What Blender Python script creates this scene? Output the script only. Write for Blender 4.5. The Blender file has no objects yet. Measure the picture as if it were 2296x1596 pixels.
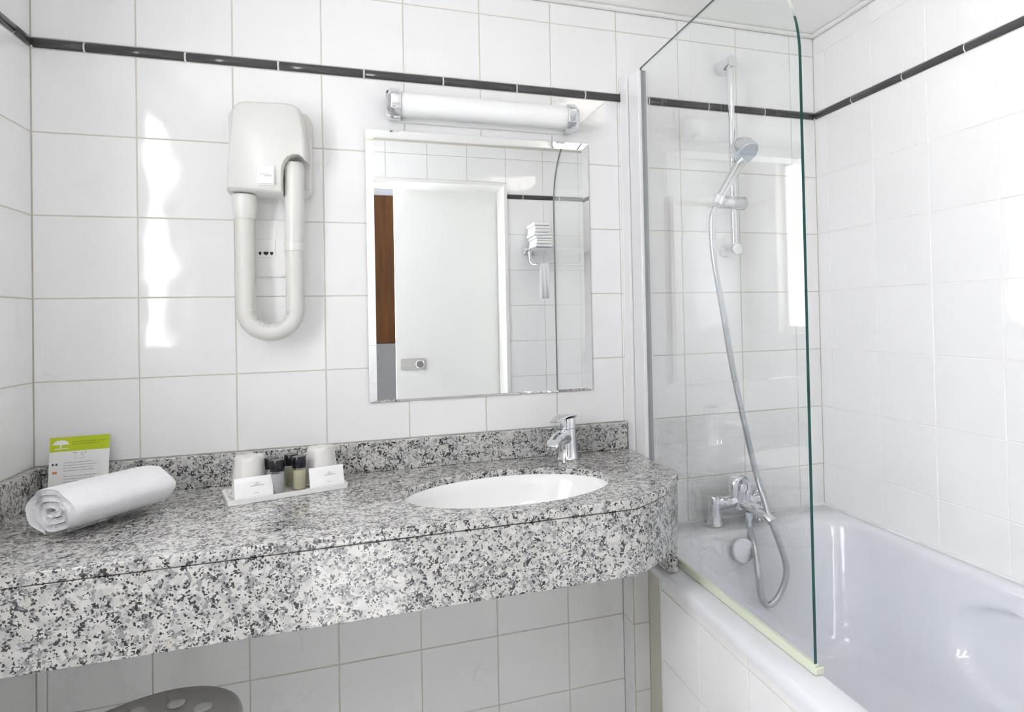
import bpy, bmesh, math, random
from mathutils import Vector, Matrix
from math import sin, cos, pi, radians
random.seed(7)
S = bpy.context.scene
COL = S.collection

# ------------------------------------------------------------------ camera
FPX, YAW, PITCH, ROLL = 1472.5, .3348, .0140, -.0212
PPX, PPY = 193.6, -110.3
cam_d = bpy.data.cameras.new('camera'); cam = bpy.data.objects.new('camera', cam_d); COL.objects.link(cam)
cam_d.sensor_fit = 'HORIZONTAL'; cam_d.sensor_width = 36.0
cam_d.lens = FPX*36.0/2296.0
cam_d.shift_x = -PPX/2296.0; cam_d.shift_y = PPY/2296.0
cam_d.clip_start = .02
_f = Vector((sin(YAW)*cos(PITCH), cos(YAW)*cos(PITCH), sin(PITCH)))
_r = Vector((cos(YAW), -sin(YAW), 0)); _u = _r.cross(_f)
_r2 = _r*cos(ROLL)+_u*sin(ROLL); _u2 = -_r*sin(ROLL)+_u*cos(ROLL)
_m = Matrix((_r2, _u2, -_f)).transposed().to_4x4()
_m.translation = Vector((.7062, -1.7863, 1.3630))
cam.matrix_world = _m
S.camera = cam

# ------------------------------------------------------------------ world, exposure
WORLD_STRENGTH = 5.6
WINDOW_STRENGTH = 5.8
ADDED_FILL_STRENGTH = 3.6  # added overhead fill, not a known lamp of this room
w = bpy.data.worlds.new('world'); S.world = w; w.use_nodes = True
w.node_tree.nodes['Background'].inputs[0].default_value = (.95, .96, 1, 1)
w.node_tree.nodes['Background'].inputs[1].default_value = WORLD_STRENGTH
S.view_settings.view_transform = 'Standard'; S.view_settings.look = 'None'
S.view_settings.gamma = 1; S.view_settings.use_curve_mapping = False
S.view_settings.exposure = 0.90
S.cycles.max_bounces = 9; S.cycles.diffuse_bounces = 6; S.cycles.glossy_bounces = 5
S.cycles.use_adaptive_sampling = True; S.cycles.adaptive_threshold = .13; S.cycles.adaptive_min_samples = 10; S.cycles.use_light_tree = False
S.cycles.caustics_reflective = False; S.cycles.caustics_refractive = False
S.cycles.transparent_max_bounces = 10; S.cycles.transmission_bounces = 8
S.cycles.sample_clamp_indirect = 6

# ------------------------------------------------------------------ materials
def mat(name, col=(.8, .8, .8), rough=.5, metal=0, **kw):
    m = bpy.data.materials.new(name); m.use_nodes = True
    b = m.node_tree.nodes['Principled BSDF']
    b.inputs['Base Color'].default_value = (*col, 1); b.inputs['Roughness'].default_value = rough
    b.inputs['Metallic'].default_value = metal
    for k, v in kw.items(): b.inputs[k.replace('_', ' ')].default_value = v
    return m
def nodes(m): return m.node_tree.nodes, m.node_tree.links, m.node_tree.nodes['Principled BSDF']
def bump(m, scale, dist, detail=2, coords='pos', strength=1.0):
    n, l, b = nodes(m)
    g = n.new('ShaderNodeNewGeometry') if coords == 'pos' else n.new('ShaderNodeTexCoord')
    t = n.new('ShaderNodeTexNoise'); t.inputs['Scale'].default_value = scale; t.inputs['Detail'].default_value = detail
    l.new(g.outputs['Position' if coords == 'pos' else 'Object'], t.inputs['Vector'])
    bp = n.new('ShaderNodeBump'); bp.inputs['Distance'].default_value = dist; bp.inputs['Strength'].default_value = strength
    l.new(t.outputs[0], bp.inputs['Height']); l.new(bp.outputs[0], b.inputs['Normal'])
    return m
def tile_mat(name, col, rough=.06, var=.02, wav=.0012):
    m = mat(name, col, rough); n, l, b = nodes(m)
    oi = n.new('ShaderNodeObjectInfo'); mr = n.new('ShaderNodeMapRange')
    mr.inputs['To Min'].default_value = 1-var; mr.inputs['To Max'].default_value = 1
    l.new(oi.outputs['Random'], mr.inputs[0])
    mx = n.new('ShaderNodeVectorMath'); mx.operation = 'SCALE'; mx.inputs[0].default_value = col
    l.new(mr.outputs[0], mx.inputs['Scale']); l.new(mx.outputs[0], b.inputs['Base Color'])
    bump(m, 9, wav, 1)
    return m
M = {}
M['tile'] = tile_mat('white_glazed_tile', (.882, .878, .882), wav=.0018)
M['grout'] = bump(mat('beige_grout', (.64, .62, .53), .8), 180, .0006)
M['grout_white'] = bump(mat('pale_grout', (.85, .85, .83), .8), 180, .0006)
M['border'] = tile_mat('charcoal_glazed_border', (.072, .072, .076), .12, .25, .0008)
M['plaster'] = bump(mat('white_ceiling_paint', (.90, .90, .88), .7), 60, .0004)
M['trim'] = mat('white_gloss_paint', (.82, .82, .80), .3)
M['chrome'] = mat('chrome', (.80, .81, .84), .07, 1)
M['chrome_soft'] = mat('satin_chrome', (.70, .71, .73), .18, 1)
M['steel_hose'] = mat('ribbed_steel_hose', (.50, .53, .56), .30, 1)
M['mirror'] = mat('silvered_mirror', (.885, .897, .892), 0.0, 1)
M['dryer'] = mat('cream_white_plastic', (.72, .715, .68), .28)
M['dryer_hose'] = mat('off_white_hose_plastic', (.70, .695, .655), .4)
M['plastic'] = mat('white_plastic', (.86, .86, .85), .25)
M['dark'] = mat('black_recess', (.01, .01, .01), .5)
M['porcelain'] = mat('white_porcelain', (.88, .88, .87), .06, 0)
M['enamel'] = mat('white_tub_enamel', (.76, .775, .81), .07)
M['black_cap'] = mat('black_cap_plastic', (.008, .009, .014), .25)
M['paper'] = mat('white_paper', (.88, .88, .88), .6)
M['print'] = mat('grey_print', (.42, .42, .45), .7)
M['lime'] = mat('lime_green_print', (.52, .62, .005), .5)
M['lime_dark'] = mat('olive_print', (.30, .38, .01), .5)
M['flag_blue'] = mat('dark_blue_print', (.03, .03, .07), .6)
M['flag_orange'] = mat('orange_print', (.75, .28, .08), .6)
M['stool'] = mat('grey_stool_plastic', (.52, .50, .47), .4)
M['stool_pad'] = mat('pale_rubber_pad', (.85, .85, .84), .5)
M['seal'] = mat('yellowed_silicone_seal', (.70, .74, .58), .35)
M['profile'] = mat('white_lacquered_aluminium', (.86, .86, .87), .25)
M['profile_gap'] = mat('grey_rubber_gasket', (.30, .31, .32), .5)
M['floor'] = bump(mat('grey_floor_tile', (.80, .80, .78), .35), 30, .0004)
M['door'] = mat('white_door_lacquer', (.83, .83, .82), .35)
M['carpet'] = bump(mat('grey_panel_fabric', (.038, .038, .040), .9), 220, .001)
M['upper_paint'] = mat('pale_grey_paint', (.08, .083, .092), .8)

def wood():
    m = mat('brown_wood_veneer', (.12, .05, .008), .75, 0, Specular_IOR_Level=.1); n, l, b = nodes(m)
    g = n.new('ShaderNodeNewGeometry'); mp = n.new('ShaderNodeMapping'); mp.inputs['Scale'].default_value = (14, 14, .8)
    t = n.new('ShaderNodeTexNoise'); t.inputs['Scale'].default_value = 3; t.inputs['Detail'].default_value = 6
    r = n.new('ShaderNodeValToRGB'); r.color_ramp.elements[0].color = (.011, .0032, .0002, 1); r.color_ramp.elements[1].color = (.027, .0095, .0006, 1)
    r.color_ramp.elements[0].position = .3; r.color_ramp.elements[1].position = .7
    l.new(g.outputs['Position'], mp.inputs[0]); l.new(mp.outputs[0], t.inputs['Vector']); l.new(t.outputs[0], r.inputs[0]); l.new(r.outputs[0], b.inputs['Base Color'])
    return m
M['wood'] = wood()

def granite():
    m = mat('speckled_grey_granite', (.6, .6, .6), .10, 0, Specular_IOR_Level=.8); n, l, b = nodes(m)
    g = n.new('ShaderNodeNewGeometry')
    def vec(ns, amt):
        nz = n.new('ShaderNodeTexNoise'); nz.inputs['Scale'].default_value = ns; nz.inputs['Detail'].default_value = 2
        l.new(g.outputs['Position'], nz.inputs['Vector'])
        s = n.new('ShaderNodeVectorMath'); s.operation = 'MULTIPLY_ADD'
        s.inputs[1].default_value = (amt, amt, amt); l.new(nz.outputs['Color'], s.inputs[0]); l.new(g.outputs['Position'], s.inputs[2])
        return s.outputs[0]
    def cells(scale, v):
        t = n.new('ShaderNodeTexVoronoi'); t.inputs['Scale'].default_value = scale; l.new(v, t.inputs['Vector'])
        sp = n.new('ShaderNodeSeparateColor'); l.new(t.outputs['Color'], sp.inputs[0]); return sp.outputs
    def noise(scale, detail=2):
        t = n.new('ShaderNodeTexNoise'); t.inputs['Scale'].default_value = scale; t.inputs['Detail'].default_value = detail
        l.new(g.outputs['Position'], t.inputs['Vector']); return t.outputs[0]
    v = vec(160, .006)
    base = cells(105, v)
    r = n.new('ShaderNodeValToRGB'); r.color_ramp.interpolation = 'CONSTANT'
    e = r.color_ramp.elements
    e[0].position = 0; e[0].color = (.63, .62, .60, 1)
    e[1].position = .30; e[1].color = (.55, .535, .505, 1)
    for p, c in ((.50, (.50, .495, .49)), (.66, (.58, .565, .535)), (.80, (.45, .45, .45)), (.92, (.56, .54, .50))):
        x = e.new(p); x.color = (*c, 1)
    l.new(base[0], r.inputs[0])
    col = r.outputs[0]
    def layer(col, scale, nscale, lo, hi, prob, c):
        cc = cells(scale, vec(260, .003)); nn = noise(nscale)
        mr = n.new('ShaderNodeMapRange'); mr.inputs[1].default_value = lo; mr.inputs[2].default_value = hi; mr.inputs[3].default_value = 0; mr.inputs[4].default_value = prob
        l.new(nn, mr.inputs[0])
        lt = n.new('ShaderNodeMath'); lt.operation = 'LESS_THAN'; l.new(cc[1], lt.inputs[0]); l.new(mr.outputs[0], lt.inputs[1])
        mx = n.new('ShaderNodeMix'); mx.data_type = 'RGBA'; l.new(lt.outputs[0], mx.inputs[0]); l.new(col, mx.inputs[6]); mx.inputs[7].default_value = (*c, 1)
        return mx.outputs[2]
    col = layer(col, 170, 48, .38, .74, .58, (.30, .30, .305))
    col = layer(col, 290, 70, .44, .70, .56, (.045, .045, .050))
    col = layer(col, 330, 30, .42, .72, .26, (.14, .14, .145))
    l.new(col, b.inputs['Base Color'])
    return m
M['granite'] = granite()

def glass(name, tint, face=True):
    m = bpy.data.materials.new(name); m.use_nodes = True
    n, l = m.node_tree.nodes, m.node_tree.links; n.clear()
    o = n.new('ShaderNodeOutputMaterial'); mx = n.new('ShaderNodeMixShader'); tr = n.new('ShaderNodeBsdfTransparent'); gl = n.new('ShaderNodeBsdfGlossy')
    tr.inputs[0].default_value = (*tint, 1); gl.inputs['Roughness'].default_value = 0; gl.inputs[0].default_value = (1, 1, 1, 1)
    fr = n.new('ShaderNodeFresnel'); ge = n.new('ShaderNodeNewGeometry'); mr = n.new('ShaderNodeMapRange')
    mr.inputs[3].default_value = 1.5; mr.inputs[4].default_value = 1/1.5     # same reflectance on both sides of the pane
    l.new(ge.outputs['Backfacing'], mr.inputs[0]); l.new(mr.outputs[0], fr.inputs['IOR'])
    l.new(fr.outputs[0], mx.inputs[0]); l.new(tr.outputs[0], mx.inputs[1]); l.new(gl.outputs[0], mx.inputs[2]); l.new(mx.outputs[0], o.inputs[0])
    return m
M['glass'] = glass('clear_green_tinged_glass', (.988, .996, .994))
M['glass_edge'] = mat('dark_green_glass_edge', (.014, .080, .070), .12)
M['bottle_clear'] = glass('clear_bottle_plastic', (.92, .92, .93))
M['gel_clear'] = mat('clear_grey_gel', (.52, .52, .53), .2)
M['gel_yellow'] = mat('pale_olive_gel', (.60, .58, .36), .2)
M['cup'] = mat('frosted_tumbler_plastic', (.83, .81, .78), .35, 0, Transmission_Weight=.12)

def emit(name, col, st):
    m = mat(name, (.85, .85, .85), .35); b = m.node_tree.nodes['Principled BSDF']
    b.inputs['Emission Color'].default_value = (*col, 1); b.inputs['Emission Strength'].default_value = st; return m
M['window_light'] = emit('daylit_frosted_window_pane', (.95, .96, 1), WINDOW_STRENGTH)
M['lamp_opal'] = emit('opal_lamp_diffuser', (.95, .96, 1), .03)
M['added_fill_opal'] = emit('warm_added_fill_glow', (1, .93, .82), ADDED_FILL_STRENGTH)  # glow of the added overhead fill light
def towel_mat():
    m = mat('white_terry_cloth', (.92, .92, .945), .95)
    n, l, b = nodes(m)
    g = n.new('ShaderNodeTexCoord'); t = n.new('ShaderNodeTexVoronoi'); t.inputs['Scale'].default_value = 420
    l.new(g.outputs['Object'], t.inputs['Vector'])
    bp = n.new('ShaderNodeBump'); bp.inputs['Distance'].default_value = .0012; l.new(t.outputs[0], bp.inputs['Height']); l.new(bp.outputs[0], b.inputs['Normal'])
    b.inputs['Sheen Weight'].default_value = .3
    return m
M['towel'] = towel_mat()

# ------------------------------------------------------------------ mesh helpers
def obj(name, data, m=None, parent=None, smooth=None):
    if isinstance(data, bmesh.types.BMesh):
        me = bpy.data.meshes.new(name); data.to_mesh(me); data.free()
    else: me = data
    o = bpy.data.objects.new(name, me); COL.objects.link(o)
    if m is not None and not me.materials: me.materials.append(M[m] if isinstance(m, str) else m)
    if smooth is not None:
        for p in me.polygons: p.use_smooth = True
        if smooth < 180: me.set_sharp_from_angle(angle=radians(smooth))
    if parent: o.parent = parent; o.matrix_parent_inverse = parent.matrix_world.inverted()
    return o
def tag(o, label=None, cat=None, group=None, kind=None):
    if label: o['label'] = label
    if cat: o['category'] = cat
    if group: o['group'] = group
    if kind: o['kind'] = kind
    return o
def thing(name, loc, label=None, cat=None, group=None, kind=None):
    o = bpy.data.objects.new(name, None); COL.objects.link(o); o.location = loc; o.empty_display_size = .05
    o.matrix_world = Matrix.Translation(Vector(loc))
    return tag(o, label, cat, group, kind)
def box(bm, x0, x1, y0, y1, z0, z1, rot=None):
    vs = [bm.verts.new((x, y, z)) for x in (x0, x1) for y in (y0, y1) for z in (z0, z1)]
    for f in ((0, 1, 3, 2), (4, 6, 7, 5), (0, 4, 5, 1), (2, 3, 7, 6), (0, 2, 6, 4), (1, 5, 7, 3)):
        bm.faces.new([vs[i] for i in f])
    if rot is not None:
        for v in vs: v.co = rot @ v.co
    return vs
def boxes(*bs):
    bm = bmesh.new()
    for b in bs: box(bm, *b)
    return bm
def bev(o, wd, seg=3, angle=40):
    md = o.modifiers.new('bevel', 'BEVEL'); md.width = wd; md.segments = seg; md.limit_method = 'ANGLE'; md.angle_limit = radians(angle)
    for p in o.data.polygons: p.use_smooth = True
    wn = o.modifiers.new('wn', 'WEIGHTED_NORMAL'); wn.keep_sharp = True
    return o
def frame(d, up=(0, 0, 1)):
    d = Vector(d).normalized(); u = Vector(up)
    if abs(d.dot(u)) > .97: u = Vector((1, 0, 0))
    s = d.cross(u).normalized(); return s, s.cross(d).normalized(), d
def lathe(bm, prof, origin=(0, 0, 0), axis=(0, 0, 1), n=32, cap=(True, True)):
    """prof: (r, h) along axis."""
    s, u, d = frame(axis); o = Vector(origin); rings = []
    for r, h in prof:
        rings.append([bm.verts.new(o+d*h+(s*cos(2*pi*i/n)+u*sin(2*pi*i/n))*max(r, 1e-5)) for i in range(n)])
    for a, b in zip(rings, rings[1:]):
        for i in range(n): bm.faces.new((a[i], a[(i+1) % n], b[(i+1) % n], b[i]))
    if cap[0]: bm.faces.new(rings[0][::-1])
    if cap[1]: bm.faces.new(rings[-1])
    return bm
def catmull(pts, k=8):
    P = [Vector(p) for p in pts]; P = [P[0]*2-P[1]]+P+[P[-1]*2-P[-2]]; out = []
    for i in range(1, len(P)-2):
        for j in range(k):
            t = j/k; a, b, c, d = P[i-1], P[i], P[i+1], P[i+2]
            out.append(.5*((2*b)+(c-a)*t+(2*a-5*b+4*c-d)*t*t+(3*b-3*c+d-a)*t**3))
    out.append(P[-2]); return out
def tube(bm, path, rad, n=16, cap=True):
    """rad: float or function(i, count) giving (r) ; parallel transported rings."""
    path = [Vector(p) for p in path]; N = len(path); rings = []
    t = (path[1]-path[0]).normalized(); s, u, _ = frame(t)
    for i, p in enumerate(path):
        t2 = (path[min(i+1, N-1)]-path[max(i-1, 0)]).normalized()
        q = t.rotation_difference(t2); s = q @ s; u = q @ u; t = t2
        r = rad(i, N) if callable(rad) else rad
        rx, ry = r if isinstance(r, tuple) else (r, r)
        rings.append([bm.verts.new(p+s*rx*cos(2*pi*k/n)+u*ry*sin(2*pi*k/n)) for k in range(n)])
    for a, b in zip(rings, rings[1:]):
        for k in range(n): bm.faces.new((a[k], a[(k+1) % n], b[(k+1) % n], b[k]))
    if cap: bm.faces.new(rings[0][::-1]); bm.faces.new(rings[-1])
    return bm
def prism(bm, outline, h0, h1, mapf):
    """outline of 2D points, extruded h0..h1; mapf(a, b, h) -> xyz"""
    a = [bm.verts.new(mapf(x, y, h0)) for x, y in outline]; b = [bm.verts.new(mapf(x, y, h1)) for x, y in outline]; n = len(a)
    bm.faces.new(a[::-1]); bm.faces.new(b)
    for i in range(n): bm.faces.new((a[i], a[(i+1) % n], b[(i+1) % n], b[i]))
    bmesh.ops.recalc_face_normals(bm, faces=bm.faces)
    return bm
def rrect(x0, x1, y0, y1, r, k=6, corners=(1, 1, 1, 1)):
    out = []
    for (cx, cy, a0, on) in ((x1-r, y1-r, 0, corners[0]), (x0+r, y1-r, 90, corners[1]), (x0+r, y0+r, 180, corners[2]), (x1-r, y0+r, 270, corners[3])):
        if on:
            for i in range(k+1):
                a = radians(a0+90*i/k); out.append((cx+r*cos(a), cy+r*sin(a)))
        else:
            a = radians(a0+45); out.append((cx+r*(1 if cos(a) > 0 else -1), cy+r*(1 if sin(a) > 0 else -1)))
    return out

# ------------------------------------------------------------------ the room shell
XR, YF, ZF, ZC = 2.0917, -1.63, .16, 2.266
TH = .1862
G = .0015                                       # grout lies this far behind the tile faces
tile_cache = {}
def tile_mesh(wd, ht):
    key = (round(wd, 4), round(ht, 4))
    if key in tile_cache: return tile_cache[key]
    a, b, c = wd/2, ht/2, .0010
    ring = lambda d, h: [(-a+d, h, -b+d), (a-d, h, -b+d), (a-d, h, b-d), (-a+d, h, b-d)]
    v = ring(0, G)+ring(0, .0009)+ring(c, 0)
    f = [(0, 1, 5, 4), (1, 2, 6, 5), (2, 3, 7, 6), (3, 0, 4, 7), (4, 5, 9, 8), (5, 6, 10, 9), (6, 7, 11, 10), (7, 4, 8, 11), (8, 9, 10, 11)]
    me = bpy.data.meshes.new('tile'); me.from_pydata(v, [], f); me.materials.append(M['tile']); tile_cache[key] = me
    return me
def put_tile(parent, a0, a1, z0, z1, place, rz):
    j = .0013
    a0, a1 = sorted((a0, a1)); a0 += j; a1 -= j; z0 += j; z1 -= j
    if a1-a0 < .006 or z1-z0 < .006: return
    o = bpy.data.objects.new('tile', tile_mesh(a1-a0, z1-z0)); COL.objects.link(o)
    o.parent = parent; o.matrix_parent_inverse = parent.matrix_world.inverted(); o.location = place((a0+a1)/2, (z0+z1)/2); o.rotation_euler.z = rz
def border_mesh(L):
    key = ('b', round(L, 4))
    if key in tile_cache: return tile_cache[key]
    h, d, k, c = .0108, .0085, 7, .002
    prof = [(-d*sin(pi*i/k), -h*cos(pi*i/k)) for i in range(k+1)]
    v, f = [], []
    for x, s in ((-L/2, .8), (-L/2+c, 1), (L/2-c, 1), (L/2, .8)):
        v += [(x, G+(y-G)*s, z*(.9+.1*s)) for y, z in prof]
    n = k+1
    for r in range(3):
        for i in range(k): f.append((r*n+i, (r+1)*n+i, (r+1)*n+i+1, r*n+i+1))
    f.append(tuple(range(n))); f.append(tuple(range(3*n, 4*n))[::-1])
    me = bpy.data.meshes.new('border_tile'); me.from_pydata(v, [], f); me.materials.append(M['border'])
    for p in me.polygons: p.use_smooth = len(p.vertices) == 4
    tile_cache[key] = me; return me
ZB = 2.0
def put_border(parent, joints, place, rz):
    for a0, a1 in zip(joints, joints[1:]):
        a0, a1 = sorted((a0, a1)); a0 += .0022; a1 -= .0022
        if a1-a0 < .008: continue
        o = bpy.data.objects.new('border_tile', border_mesh(a1-a0)); COL.objects.link(o)
        o.parent = parent; o.location = place((a0+a1)/2, ZB); o.rotation_euler.z = rz
def grout_rod(parent, p0, p1, inward):
    bm = bmesh.new(); p0 = Vector(p0); p1 = Vector(p1); iw = Vector(inward); k = 6; rr = []
    for p in (p0, p1):
        rr.append([bm.verts.new(p+iw*(.0060*sin(pi*i/k))+Vector((0, 0, -.0105*cos(pi*i/k)))) for i in range(k+1)])
    for i in range(k): bm.faces.new((rr[0][i], rr[0][i+1], rr[1][i+1], rr[1][i]))
    bm.faces.new((rr[0][0], rr[1][0], rr[1][k], rr[0][k])); bm.faces.new(rr[0]); bm.faces.new(rr[1][::-1])
    bmesh.ops.recalc_face_normals(bm, faces=bm.faces)
    return obj('border_grout', bm, 'grout_white', parent, 60)
def struct(name, bm, m): return tag(obj(name, bm, m), kind='structure')

floor = struct('floor', boxes((-.5, 2.6, -3.4, .1, ZF-.08, ZF)), 'floor')
ceiling = struct('ceiling', boxes((-.1, XR+.1, YF-.2, .1, ZC, ZC+.08)), 'plaster')

rows_up = [ZC-.010, 2.1965, 2.0112]
rows_dn = [1.9888, 1.8]+[1.8-TH*k for k in range(1, 10)]
bands = list(zip(rows_up[1:], rows_up))+list(zip(rows_dn[1:], rows_dn))

# back wall
wall_back = struct('wall_back', boxes((-.1, XR+.1, G, .1, ZF, ZC)), 'grout')
pb = lambda a, z: (a, 0, z)
xs = [.2*k for k in range(11)]+[XR]
for a0, a1 in zip(xs, xs[1:]):
    for z0, z1 in bands:
        if z1 < 1.06 and a1 < 1.41: continue
        if z1 < .72: continue
        put_tile(wall_back, a0, a1, z0, z1, pb, 0)
xl = [0]+[.0195+.2*k for k in range(7)]+[1.386]
zl = [.8758, .6896, .5034, .3172, ZF]
for a0, a1 in zip(xl, xl[1:]):
    for z1, z0 in zip(zl, zl[1:]): put_tile(wall_back, a0, a1, z0, z1, pb, 0)
put_border(wall_back, [.003]+[.1008+.2*k for k in range(10)]+[XR-.003], pb, 0)
grout_rod(wall_back, (.002, G, ZB), (XR-.002, G, ZB), (0, -1, 0))

# right wall
wall_right = struct('wall_right', boxes((XR+G, XR+.1, YF-.2, G, ZF, ZC)), 'grout_white')
prr = lambda a, z: (XR, a, z)
ys = [0]+[-.0564-.2*k for k in range(8)]+[YF]
for a0, a1 in zip(ys, ys[1:]):
    for z0, z1 in bands:
        if z1 < .72: continue
        put_tile(wall_right, a0, a1, z0, z1, prr, -pi/2)
put_border(wall_right, [-.003]+[-.176-.2*k for k in range(8)]+[YF], prr, -pi/2)
grout_rod(wall_right, (XR+G, -.002, ZB), (XR+G, YF, ZB), (-1, 0, 0))

# left wall with the window opening
WY0, WY1, WZ0, WZ1 = -1.34, -.82, 1.25, 2.20
wall_left = struct('wall_left', boxes((-.1, -G, WY1, G, ZF, ZC), (-.1, -G, YF-.2, WY0, ZF, ZC), (-.1, -G, WY0, WY1, ZF, WZ0), (-.1, -G, WY0, WY1, WZ1, ZC)), 'grout')
pl = lambda a, z: (0, a, z)
ys = [-.2*k for k in range(9)]+[YF]
for a0, a1 in zip(ys, ys[1:]):
    for z0, z1 in bands+[(ZF, 1.8-TH*9+.0)]:
        for lo, hi in (((a1, a0),) if (z1 < WZ0+.01 or z0 > WZ1-.01 or a1 > WY1-.01 or a0 < WY0+.01) else ((max(a1, WY1), a0), (a1, min(a0, WY0)))):
            if hi-lo > .02 and z1-z0 > .02: put_tile(wall_left, lo, hi, z0, z1, pl, pi/2)
put_border(wall_left, [-.003, -.075, -.275, -.475, -.675, WY1], pl, pi/2)
grout_rod(wall_left, (-G, -.002, ZB), (-G, WY1, ZB), (1, 0, 0))

# front wall with the doorway the camera stands in
DX0, DX1, DZ = .48, 1.39, 2.066
wall_front = struct('wall_front', boxes((-.1, DX0, YF-.2, YF-G, ZF, ZC), (DX1, XR+.1, YF-.2, YF-G, ZF, ZC), (DX0, DX1, YF-.2, YF-G, DZ, ZC)), 'grout')
pf = lambda a, z: (a, YF, z)
for a0, a1 in ((1.39, 1.59), (1.59, 1.79), (1.79, 1.99), (1.99, XR)):
    for z0, z1 in bands:
        if z1 > .70: put_tile(wall_front, a0, a1, z0, z1, pf, pi)
for a0, a1 in ((.48, .59), (.59, .79), (.79, .99), (.99, 1.19), (1.19, 1.39)):
    put_tile(wall_front, a0, a1, DZ+.005, 2.1965, pf, pi); put_tile(wall_front, a0, a1, 2.1965, ZC-.01, pf, pi)
for a0, a1 in ((.08, .28), (.28, .48)):
    for z0, z1 in bands+[(ZF, .31)]: put_tile(wall_front, a0, a1, z0, z1, pf, pi)
put_border(wall_front, [1.392, 1.48, 1.68, 1.88, XR-.003], pf, pi)
grout_rod(wall_front, (1.392, YF-G, ZB), (XR-.002, YF-G, ZB), (0, 1, 0))

# ceiling trims
t1 = struct('trim_1', boxes((0, XR, -.016, 0, ZC-.012, ZC)), 'trim'); bev(t1, .004, 2)
t2 = struct('trim_2', boxes((XR-.016, XR, YF, -.016, ZC-.012, ZC)), 'trim'); bev(t2, .004, 2)
t3 = struct('trim_3', boxes((0, .016, YF, -.016, ZC-.012, ZC)), 'trim'); bev(t3, .004, 2)
# door frame lining
t4 = struct('trim_4', boxes((DX1-.012, DX1+.004, YF-.2, YF+.006, ZF, DZ), (DX0-.004, DX0+.012, YF-.2, YF+.006, ZF, DZ), (DX0+.012, DX1-.012, YF-.2, YF+.006, DZ-.012, DZ+.004)), 'trim')

# sliding door leaf behind the wall, with its lock plate
door = thing('door_1', (1.14, YF-.24, ZF), kind='structure')
DY = YF-.212
bev(obj('door_leaf', boxes((.832, 1.52, DY-.036, DY, ZF+.008, DZ+.03)), 'door', door), .003, 2)
bm = prism(bmesh.new(), rrect(.855, .985, 1.098, 1.160, .010), 0, .004, lambda a, b, h: (a, DY+h, b))
lock = tag(obj('lock_plate', bm, mat('brushed_lock_metal', (.72, .71, .69), .4, .6), door), 'satin metal lock plate')
bm = lathe(bmesh.new(), [(.023, 0), (.0235, .004), (.022, .016), (.019, .019)], (.952, DY+.004, 1.129), (0, 1, 0))
obj('lock_knob', bm, 'chrome', lock, 35)
bm = lathe(bmesh.new(), [(.0035, 0), (.0035, .0015)], (.888, DY+.004, 1.129), (0, 1, 0), 12)
obj('lock_indicator', bm, 'plastic', lock)

# room beyond the doorway
wb = thing('wall_beyond', (.8, -3.25, ZF), kind='structure')
obj('panel', boxes((-.5, 2.6, -3.3, -3.21, 1.198, 2.268)), 'wood', wb)
obj('dado', boxes((-.5, 2.6, -3.3, -3.20, ZF, 1.196)), 'carpet', wb)
obj('frieze', boxes((-.5, 2.6, -3.3, -3.22, 2.27, 2.75)), 'upper_paint', wb)

# window in the left wall
win = thing('window_1', (-.05, (WY0+WY1)/2, WZ0), kind='structure')
obj('window_pane', boxes((-.078, -.072, WY0+.03, WY1-.03, WZ0+.03, WZ1-.03)), 'window_light', win)
fr = boxes((-.09, -.045, WY0, WY0+.035, WZ0, WZ1), (-.09, -.045, WY1-.035, WY1, WZ0, WZ1), (-.09, -.045, WY0+.035, WY1-.035, WZ0, WZ0+.035), (-.09, -.045, WY0+.035, WY1-.035, WZ1-.035, WZ1))
obj('window_frame', fr, 'trim', win)
obj('window_sill', boxes((-.045, .03, WY0-.02, WY1+.02, WZ0-.022, WZ0-.001)), 'trim', win)

# added fill light above the bath, out of view, to brighten the room
cl = thing('added_fill_light', (1.60, -.84, ZC-.06), 'added round opal fill light out of view above the bathtub', 'lamp')
obj('diffuser', lathe(bmesh.new(), [(.02, -.062), (.09, -.058), (.13, -.044), (.146, -.018), (.147, -.012)], (1.60, -.84, ZC), n=24), 'added_fill_opal', cl, 50)
obj('base_ring', lathe(bmesh.new(), [(.155, -.0118), (.155, -.0002)], (1.60, -.84, ZC), n=40), 'chrome_soft', cl)

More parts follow.
